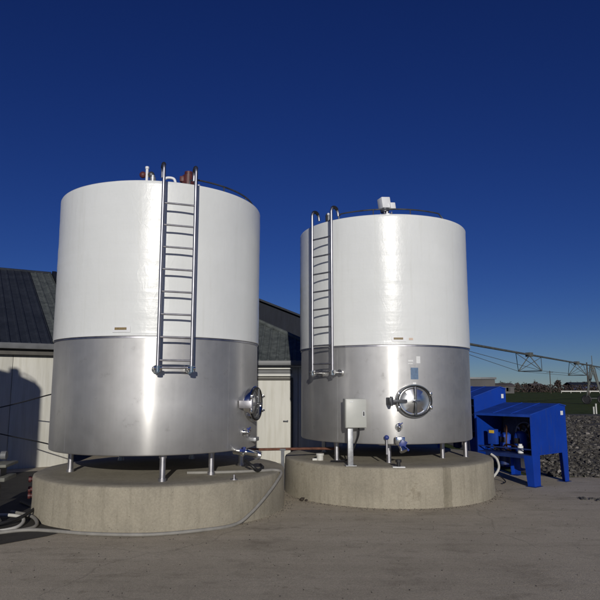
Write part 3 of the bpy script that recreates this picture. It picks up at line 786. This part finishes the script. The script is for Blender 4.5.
d = Vector((.866, .5, 0)); n_ = Vector((-.5, .866, 0))
EO = Vector((-5.66, 12.0, 2.50))
shed = empty('milking_shed', (-5.66, 12.0, 0), 0, 'long cream shed with a dark ribbed roof, behind the left tank', 'shed')
def loc(o):  # world built part under an Empty at an offset
    o.matrix_parent_inverse = Matrix.Translation(-o.parent.location); return o
S0, S1 = -11, 1.22
mb = MB(); corrugated(mb, EO, d, n_, 6, 2.55, S0, .62); loc(mb.build('roof', M['roofdark'], shed, fix=False))
mb = MB(); corrugated(mb, EO, d, n_, 6, 2.55, .625, S1); loc(mb.build('weathered_roof_sheet', M['roofold'], shed, fix=False))
mb = MB(); corrugated(mb, EO+n_*12, d, -n_, 6, 2.55, S0, S1); loc(mb.build('roof', M['roofdark'], shed, fix=False))
mb = MB(); mb.tube([EO+n_*6+d*S0+Vector((0, 0, 2.56)), EO+n_*6+d*S1+Vector((0, 0, 2.56))], .05, 12); loc(mb.build('ridge_cap', M['roofdark'], shed))
mb = MB()
for sgn, base in ((1, EO), (-1, EO+n_*12)):
    a = base+d*(S1+.03)+Vector((0, 0, -.05)); b = a+n_*6*sgn+Vector((0, 0, 2.55))
    mb.prism([a, b, b+Vector((0, 0, .14)), a+Vector((0, 0, .14))], d*.12)
loc(mb.build('barge_board', M['gable'], shed))
rz = math.atan2(.5, .866); Ln = S1-S0; mid = EO+d*((S0+S1)/2)
mb = MB(); mb.box(mid-n_*.07+Vector((0, 0, -.06)), (Ln, .12, .12), rz=rz, bevel=.015); loc(mb.build('gutter', M['gutter'], shed))
mb = MB(); mb.box(mid+n_*.09+Vector((0, 0, -.10)), (Ln-.02, .16, .03), rz=rz); mb.box(mid+n_*.03+Vector((0, 0, -.17)), (Ln, .025, .12), rz=rz); loc(mb.build('soffit', M['frame'], shed))
# wall of wide cream panels with joints
mb = MB()
s = S0+.1
while s < S1-.2:
    e = min(s+1.2, S1-.12)
    mb.box(EO+d*((s+e)/2)+n_*.22+Vector((0, 0, -1.29)), (e-s-.008, .08, 2.42), rz=rz, bevel=.003); s = e
mb.box(EO+d*((S0+S1)/2)+n_*.26+Vector((0, 0, -1.30)), (Ln-.3, .06, 2.40), rz=rz)
loc(mb.build('wall', M['cream'], shed))
mb = MB(); a = EO+d*(S1-.15)+Vector((0, 0, -2.5)); mb.prism([a+n_*.3, a+n_*11.7, a+n_*11.7+Vector((0, 0, 2.55)), a+n_*6+Vector((0, 0, 4.98)), a+n_*.3+Vector((0, 0, 2.55))], d*.06)
loc(mb.build('end_wall', M['gable'], shed))

# lower annex with hipped roof, seen between the tanks
ax = empty('annex', (-1.2, 13.1, 0), 0, 'low cream annex with a pale door and hipped roof, seen between the two tanks', 'outbuilding')
E0, E1, H1, H0 = Vector((-4.45, 12.80, 2.20)), Vector((.97, 12.85, 2.17)), Vector((-1.75, 15.7, 3.62)), Vector((-6.2, 15.7, 3.62))
def hip_t1(s): # x from -4.45
    x = -4.45+s; return 1 if x < -1.75 else max(0.0, (.97-x)/(.97+1.75))
def hip_t0(s): return 0
mb = MB(); corrugated(mb, (-4.45, 12.82, 2.185), (1, 0, 0), (0, 1, 0), 2.87, 1.435, 0, 5.42, taper1=hip_t1); loc(mb.build('roof', M['roofold'], ax, fix=False))
mb = MB(); mb.tube([E1+Vector((0, .0, .03)), H1+Vector((0, 0, .03)), Vector((-4.3, 15.7, 3.65))], .06, 10); loc(mb.build('ridge_cap', M['roofold'], ax))
mb = MB(); mb.prism([E1, (.97, 18.4, 2.17), H1], (0, 0, -.02)); loc(mb.build('roof', M['roofold'], ax))
mb = MB(); mb.box((-1.5, 12.77, 2.13), (4.94, .11, .10), bevel=.01); loc(mb.build('gutter', M['gutter'], ax))
mb = MB(); mb.box((-1.5, 12.90, 2.085), (4.9, .14, .02)); loc(mb.build('soffit', M['frame'], ax))
mb = MB()
for i in range(5): mb.box((-3.4+i*.96+.0, 13.03, 1.03), (.95, .10, 2.06), bevel=.003)
mb.box((-1.5, 13.09, 1.02), (4.7, .06, 2.04)); mb.box((.88, 15.6, 1.02), (.08, 5.0, 2.04))
loc(mb.build('wall', M['cream'], ax))
dr = MB(); dr.box((-.72, 12.955, .89), (1.02, .04, 1.74), bevel=.004); D = loc(dr.build('door', M['cream'], ax))
mb = MB(); mb.box((-.31, 12.90, .90), (.10, .05, .022), bevel=.004); mb.cyl((-.27, 12.93, .90), (-.27, 12.89, .90), .02, 12)
h = mb.build('door_handle', M['darksteel'], D); h.matrix_parent_inverse = Matrix()
h.parent = D
mb = MB(); mb.box((-.72, 12.95, 1.80), (1.14, .055, .045)); mb.box((-.172, 12.95, .90), (.05, .055, 1.76)); loc(mb.build('door_frame', M['frame'], ax))
mb = MB(); mb.box((-.72, 12.93, 1.875), (1.10, .08, .045), bevel=.004); mb.box((-.72, 12.91, 2.015), (1.10, .08, .030), bevel=.004); loc(mb.build('door_track', M['trim'], ax))
mb = MB(); mb.box((-.72, 12.955, 1.945), (1.10, .03, .085)); mb.cyl((-1.25, 12.93, 1.945), (-.19, 12.93, 1.945), .014, 10); loc(mb.build('track_back', M['gutter'], ax))

# rear shed
rs = empty('rear_shed', (-2, 20, 0), 0, 'tall dark gabled shed rising behind the annex roof between the tanks', 'shed')
ap = Vector((-4.3, 20.0, 5.68)); er = Vector((4.2, 20, 2.35)); el = Vector((-8.2, 20, 4.15))
mb = MB(); mb.prism([(-8.1, 20, 0), (4.1, 20, 0), (4.1, 20, 2.36), (-4.3, 20, 5.64), (-8.1, 20, 4.15)], (0, .12, 0))
for i in range(60):
    x = -8.0+i*.2; zt = min(5.64-(x+4.3)*.392, 5.64-(-4.3-x)*.392)-.05
    mb.box((x, 19.99, zt/2), (.04, .03, zt))
loc(mb.build('gable_wall', M['gable'], rs))
mb = MB(); mb.prism([ap+Vector((0, -.15, 0)), er+Vector((.2, -.15, -.08)), er+Vector((.2, -.15, -.02)), ap+Vector((0, -.15, .07))], (0, 11, 0)); loc(mb.build('roof', M['roofdark'], rs))
mb = MB(); mb.prism([ap+Vector((-.002, -.15, 0)), el+Vector((-.1, -.15, -.08)), el+Vector((-.1, -.15, -.02)), ap+Vector((-.002, -.15, .07))], (0, 11, 0)); loc(mb.build('roof', M['roofdark'], rs))

# cables strung along the wall towards the left tank
for pts, lb in (([(-7.2, 11.0, 1.02), (-6.0, 11.4, 1.18), (-5.1, 10.9, 1.33), (-4.2, 10.2, 1.50), (-3.2, 9.3, 1.62)], 'upper thin cable crossing the cream shed wall to the left tank'),
                ([(-7.2, 11.0, .98), (-6.0, 11.4, .80), (-5.1, 10.9, .72), (-4.2, 10.2, .66), (-3.2, 9.0, .62)], 'lower thin cable crossing the cream shed wall to the left tank')):
    mb = MB(); mb.tube(smooth_path(pts, 6), .011, 8); tag(mb.build('cable', M['black']), lb, 'cable', 'cables by the shed wall')

# --------------------------------------------------- things lying on the yard
mb = Stones(); add_stone(mb, .03, 8.72, .035, .05); add_stone(mb, .09, 8.75, .02, .025)
tag(mb.build('stone', M['dirt']), 'small brown clod on the yard beside the left edge of the right base', 'stone')
mb = Stones(); random.seed(3)
for i in range(120):
    t = random.random(); x = 4.05+.75*t+random.gauss(0, .05); y = 8.95-.5*t*.7+random.gauss(0, .07)
    r = random.uniform(.008, .035); add_stone(mb, x, y, .008, r)
tag(mb.build('dirt_clumps', M['frame']), 'dark clumps of wet dirt dropped on the yard at the right edge', 'dirt', kind='stuff')
mb = Stones(); random.seed(12)
for i in range(1100):
    add_stone(mb, random.uniform(-3, 6), random.uniform(3.2, 10.5), .006, random.uniform(.002, .007))
for (c, Rr, h) in PAD:      # grit collected against the bases
    for i in range(420):
        a = random.uniform(-110, 110); rr = Rr+.02+abs(random.gauss(0, .06))
        add_stone(mb, c[0]+rr*sin(rad(a)), c[1]-rr*cos(rad(a)), .006, random.uniform(.002, .008))
tag(mb.build('grit', M['gravel']), 'fine grit scattered over the concrete yard', 'grit', kind='stuff')

# ----------------------------------------------------------- pivot irrigator
irr = empty('irrigator', (29.6, 61, 0), 0, 'long centre pivot irrigator with trussed pipe standing in the far field', 'irrigator')
P0 = Vector((8.4, 29.6, 3.78)); PD = Vector((23.3, 33.4, 0)).normalized()
def ip(s, x=0, z=0):
    side = Vector((PD.y, -PD.x, 0)); return P0+PD*s+side*x+Vector((0, 0, z))
# pipe bows up slightly over each span
def bow(s): return .0
mb = MB(); mb.tube([ip(s*2, 0, bow(s)) for s in range(-3, 50)], .065, 10); loc(mb.build('main_pipe', M['irr'], irr))
towers = [-6, 36, 80]
nodes = [11.8, 28.0]
for base in (0, 44):
    for i, s in enumerate(nodes):
        s += base
        mb = MB()
        for x in (-.75, .75):
            mb.cyl(ip(s, 0, -.05), ip(s, x, -1.08), .03, 6); mb.cyl(ip(s+3.2, 0, -.05), ip(s, x, -1.08), .022, 6); mb.cyl(ip(s-3.2, 0, -.05), ip(s, x, -1.08), .022, 6)
        mb.cyl(ip(s, -.75, -1.08), ip(s, .75, -1.08), .03, 6)
        mb.box(ip(s, 0, .0), (.35, .35, .28), rz=.6)
        loc(mb.build('truss_brace', M['irr'], irr))
    for x in (-.75, .75):
        seq = [ip(base-6, 0, -.1)]+[ip(base+s, x, -1.08) for s in nodes]+[ip(base+36, 0, -.1)]
        mb = MB(); mb.tube(seq, .014, 5); loc(mb.build('truss_rod', M['irr'], irr))
for s in towers:
    mb = MB()
    for sg in (-1, 1):
        mb.cyl(ip(s, 0, 0), ip(s+.0, sg*.7, -3.1), .07, 8); mb.cyl(ip(s-1.2, 0, 0), ip(s, sg*.7, -3.1), .05, 8); mb.cyl(ip(s+1.2, 0, 0), ip(s, sg*.7, -3.1), .05, 8)
    mb.cyl(ip(s, -.8, -3.2), ip(s, .8, -3.2), .06, 8); mb.cyl(ip(s, -1, -1.6), ip(s, 1, -1.6), .04, 8)
    mb.cyl(ip(s, 0, .1), ip(s, 0, 1.0), .035, 8)
    T = loc(mb.build('wheel_tower', M['irr'], irr))
    for sg in (-1, 1):
        c = ip(s, sg*.7, -3.2); c.z = .48
        side = Vector((PD.x, PD.y, 0))
        mb = MB(); ring = [c+(Vector((PD.y, -PD.x, 0))*cos(2*pi*k/20)+Vector((0, 0, 1))*sin(2*pi*k/20))*.38 for k in range(20)]
        mb.tube(ring, .09, 8, closed=True); mb.cyl(c-side*.08, c+side*.08, .3, 14)
        w = mb.build('wheel', M['black'], T)
# ------------------------------------------------------------- far things
random.seed(21)
def leafy(mb, c, rx, rz_, nleaf, size):
    for i in range(nleaf):
        while True:
            p = Vector((random.uniform(-1, 1), random.uniform(-1, 1), random.uniform(-1, 1)))
            if p.length < 1: break
        k = .72+.45*noise.noise(p*1.9+Vector(c)*.13)
        q = Vector(c)+Vector((p.x*rx*k*1.2, p.y*rx*k*1.2, p.z*rz_*k*1.15))
        a = Vector([random.gauss(0, 1) for _ in range(3)]).normalized(); b = a.orthogonal().normalized(); cc = a.cross(b)
        s = size*random.uniform(.5, 1.3)
        mb.bm.faces.new([mb.bm.verts.new(q+b*s), mb.bm.verts.new(q+cc*s*.8-b*.2*s), mb.bm.verts.new(q-b*s), mb.bm.verts.new(q-cc*s*.8+b*.2*s)])
def make_tree(h, rx, mat, label, n=240):
    t = empty('tree', label=label, cat='tree', group='trees along the far edge of the field')
    mb = MB(); mb.tube([(0, 0, -.1), (.1, 0, h*.3), (.0, .1, h*.6), (.05, 0, h*.85)], .03*h+.06, 7, r2=.03)
    for k in range(6):
        a = k*1.1; z = h*(.3+.08*k); mb.tube([(0, 0, z), (cos(a)*rx*.5, sin(a)*rx*.5, z+h*.12), (cos(a)*rx*.8, sin(a)*rx*.8, z+h*.25)], .012*h+.02, 5, r2=.02)
    mb.build('trunk', M['bark'], t)
    mb = MB(); leafy(mb, (0, 0, h*.62), rx, h*.42, n, h*.055+.05); mb.build('crown', mat, t, fix=False)
    return t
protos = [make_tree(3.9, 2.0, M['leafdark'], 'x'), make_tree(4.8, 1.5, M['leafbrown'], 'x'), make_tree(3.1, 2.4, M['leafbrown'], 'x'), make_tree(6.0, 1.0, M['leafdark'], 'x', 280)]
desc = ['rounded dark green tree', 'upright bare brown tree', 'low spreading reddish brown tree', 'tall slim dark evergreen']
marks = []
u = 70.0; i = 0
while u < 205:
    kind = random.choice([0, 0, 1, 1, 2, 2, 3 if random.random() < .4 else 1])
    y = random.uniform(232, 262)
    marks.append((u*y/250, y, kind)); u += random.uniform(1.2, 5.5)
used = set()
for (x, y, k) in marks:
    o = protos[k] if k not in used else copy_tree(protos[k]); used.add(k)
    s = random.uniform(.75, 1.2); o.location = (x, y, 0); o.scale = (s, s, s*random.uniform(.85, 1.15)); o.rotation_euler.z = random.uniform(0, 6)
    o['label'] = desc[k]+', one of the row along the skyline beyond the field'
mb = MB()
for i in range(13000):
    x = random.uniform(20, 235); y = 226+random.uniform(-1.2, 1.2); z = random.uniform(0, 2.7+1.1*noise.noise(Vector((x*.09, 0, 0))))
    a = Vector([random.gauss(0, 1) for _ in range(3)]).normalized(); b = a.orthogonal().normalized(); c = a.cross(b); s = random.uniform(.15, .38)
    q = Vector((x, y, max(z, .05)))
    mb.bm.faces.new([mb.bm.verts.new(q+b*s), mb.bm.verts.new(q+c*s), mb.bm.verts.new(q-b*s), mb.bm.verts.new(q-c*s)])
tag(mb.build('hedgerow', M['leafbrown'], fix=False), 'low brown hedge along the far edge of the field', 'hedge', kind='stuff')
def farm_house(x, y, w, dp, h, rh, wm, rm, label, rzz=0):
    t = empty('farm_building', (x, y, 0), rzz, label, 'farm building', 'farm buildings beyond the field')
    mb = MB(); mb.box((0, 0, h/2), (w, dp, h)); mb.build('wall', wm, t)
    mb = MB(); mb.prism([(-w/2-.3, -dp/2-.4, h), (w/2+.3, -dp/2-.4, h), (w/2+.3, 0, h+rh), (-w/2-.3, 0, h+rh)], (0, 0, .15))
    mb.prism([(-w/2-.3, dp/2+.4, h), (w/2+.3, dp/2+.4, h), (w/2+.3, .002, h+rh), (-w/2-.3, .002, h+rh)], (0, 0, .15)); mb.build('roof', rm, t)
    for k in range(max(2, int(w//4))):
        mb = MB(); mb.box((-w/2+(k+.5)*w/max(2, int(w//4)), -dp/2-.02, h*.55), (1.2, .05, 1.1)); mb.build('window', M['black'], t)
    mb = MB(); mb.box((w*.18, -dp/2-.02, 1.05), (1.0, .05, 2.1)); mb.build('door', M['frame'], t)
farm_house(60.5, 182, 7, 6, 2.1, .8, M['farwall'], M['farroof'], 'small brownish farm building on the skyline right of the blue cabinets')
farm_house(113, 236, 15, 7, 2.6, 1.1, M['navy'], M['roofdark'], 'long dark blue farm building among the trees on the skyline')
farm_house(91, 232, 5, 5, 2.2, 1.0, M['farwall'], M['farroof'], 'tiny reddish hut between the trees on the skyline', .3)
farm_house(124, 250, 4.5, 5, 2.8, .9, M['farwhite'], M['farroof'], 'tiny white cottage at the right of the skyline')
# grey flat roofed block behind the blue cabinets
t = empty('flat_roofed_shed', (24.1, 80, 0), rad(4), 'grey flat roofed shed just above the taller blue cabinet', 'shed')
mb = MB(); mb.box((-.4, 0, 1.35), (3.4, 3.6, 2.7)); mb.build('wall', M['farwall'], t)
mb = MB(); mb.box((-.4, 0, 2.85), (3.7, 4.0, .28), bevel=.02); mb.build('roof', M['gutter'], t)
mb = MB(); mb.box((.3, -1.81, 1.0), (.8, .04, 2.0)); mb.build('door', M['frame'], t)
# white rail fence across the far field
f = empty('rail_fence', (100, 188, 0), 0, 'low white rail fence across the far side of the field', 'fence')
mb = MB(); mb.box((0, 0, .58), (36, .06, .34)); mb.build('rail', M['farwhite'], f)
for k in range(13):
    mb = MB(); mb.box((-18+3*k, .08, .4), (.14, .09, .8)); mb.build('post', M['farwhite'], f)
def stake(x, y, h, label):
    mb = MB(Matrix.Translation((x, y, 0))); mb.cyl((0, 0, -.1), (0, 0, h), .045, 10); mb.cyl((0, 0, h), (0, 0, h+.03), .055, 10)
    tag(mb.build('marker_stake', M['farwhite']), label, 'stake', 'white stakes at the field edge')
stake(18.15, 37.2, .42, 'shorter white stake at the near edge of the green field')
stake(18.5, 37.6, .60, 'taller white stake at the near edge of the green field')
def pole(x, y, h, label):
    p = empty('power_pole', (x, y, 0), rad(-25), label, 'power pole', 'power poles in the far field')
    mb = MB(); mb.cyl((0, 0, -.2), (0, 0, h), .14, 8, r2=.10); mb.build('pole', M['bark'], p)
    mb = MB(); mb.box((0, -.12, h-.45), (1.8, .1, .1)); mb.build('crossarm', M['bark'], p)
pole(52, 108, 6.2, 'nearer wooden power pole beside the irrigator wheel tower at the right edge')
pole(72, 172, 6.5, 'small distant power pole above the middle of the field')

# ------------------------------------------------------------ light, camera
AZ, EL = 4.0, 15.0     # sun stands AZ deg right of straight behind the camera
Lv = Vector((sin(rad(AZ))*cos(rad(EL)), -cos(rad(AZ))*cos(rad(EL)), sin(rad(EL))))
sd = bpy.data.lights.new('sun', 'SUN'); sd.energy = 2.6; sd.angle = rad(.5); sd.color = (1, .955, .88)
so = bpy.data.objects.new('sun', sd); COL.objects.link(so); so.rotation_euler = (Lv).to_track_quat('Z', 'Y').to_euler()
w = bpy.data.worlds.new('World'); S.world = w; w.use_nodes = True; nt = w.node_tree
bg = nt.nodes['Background']; sk = nt.nodes.new('ShaderNodeTexSky'); sk.sky_type = 'NISHITA'; sk.sun_disc = False
sk.sun_elevation = rad(EL); sk.sun_rotation = rad(180-AZ)
sk.altitude = 1800; sk.air_density = 1.0; sk.dust_density = .1; sk.ozone_density = 6.0
hs = nt.nodes.new('ShaderNodeHueSaturation'); hs.inputs['Saturation'].default_value = 1.11; hs.inputs['Hue'].default_value = .525; hs.inputs['Value'].default_value = .78
nt.links.new(sk.outputs[0], hs.inputs['Color']); nt.links.new(hs.outputs[0], bg.inputs[0]); bg.inputs[1].default_value = .052
cam = bpy.data.cameras.new('camera'); co = bpy.data.objects.new('camera', cam); COL.objects.link(co)
co.location = (0, 0, 1.6); co.rotation_euler = (rad(90+8.06), 0, 0)
cam.lens = 35.58; cam.sensor_width = 36; cam.shift_y = 4/600; cam.clip_end = 6000; cam.clip_start = .05
S.camera = co
S.view_settings.view_transform = 'Standard'; S.view_settings.look = 'None'; S.view_settings.exposure = 0; S.view_settings.gamma = 1
S.view_settings.use_curve_mapping = False
S.render.engine = 'CYCLES'; S.render.resolution_x = 1024; S.render.resolution_y = 1024
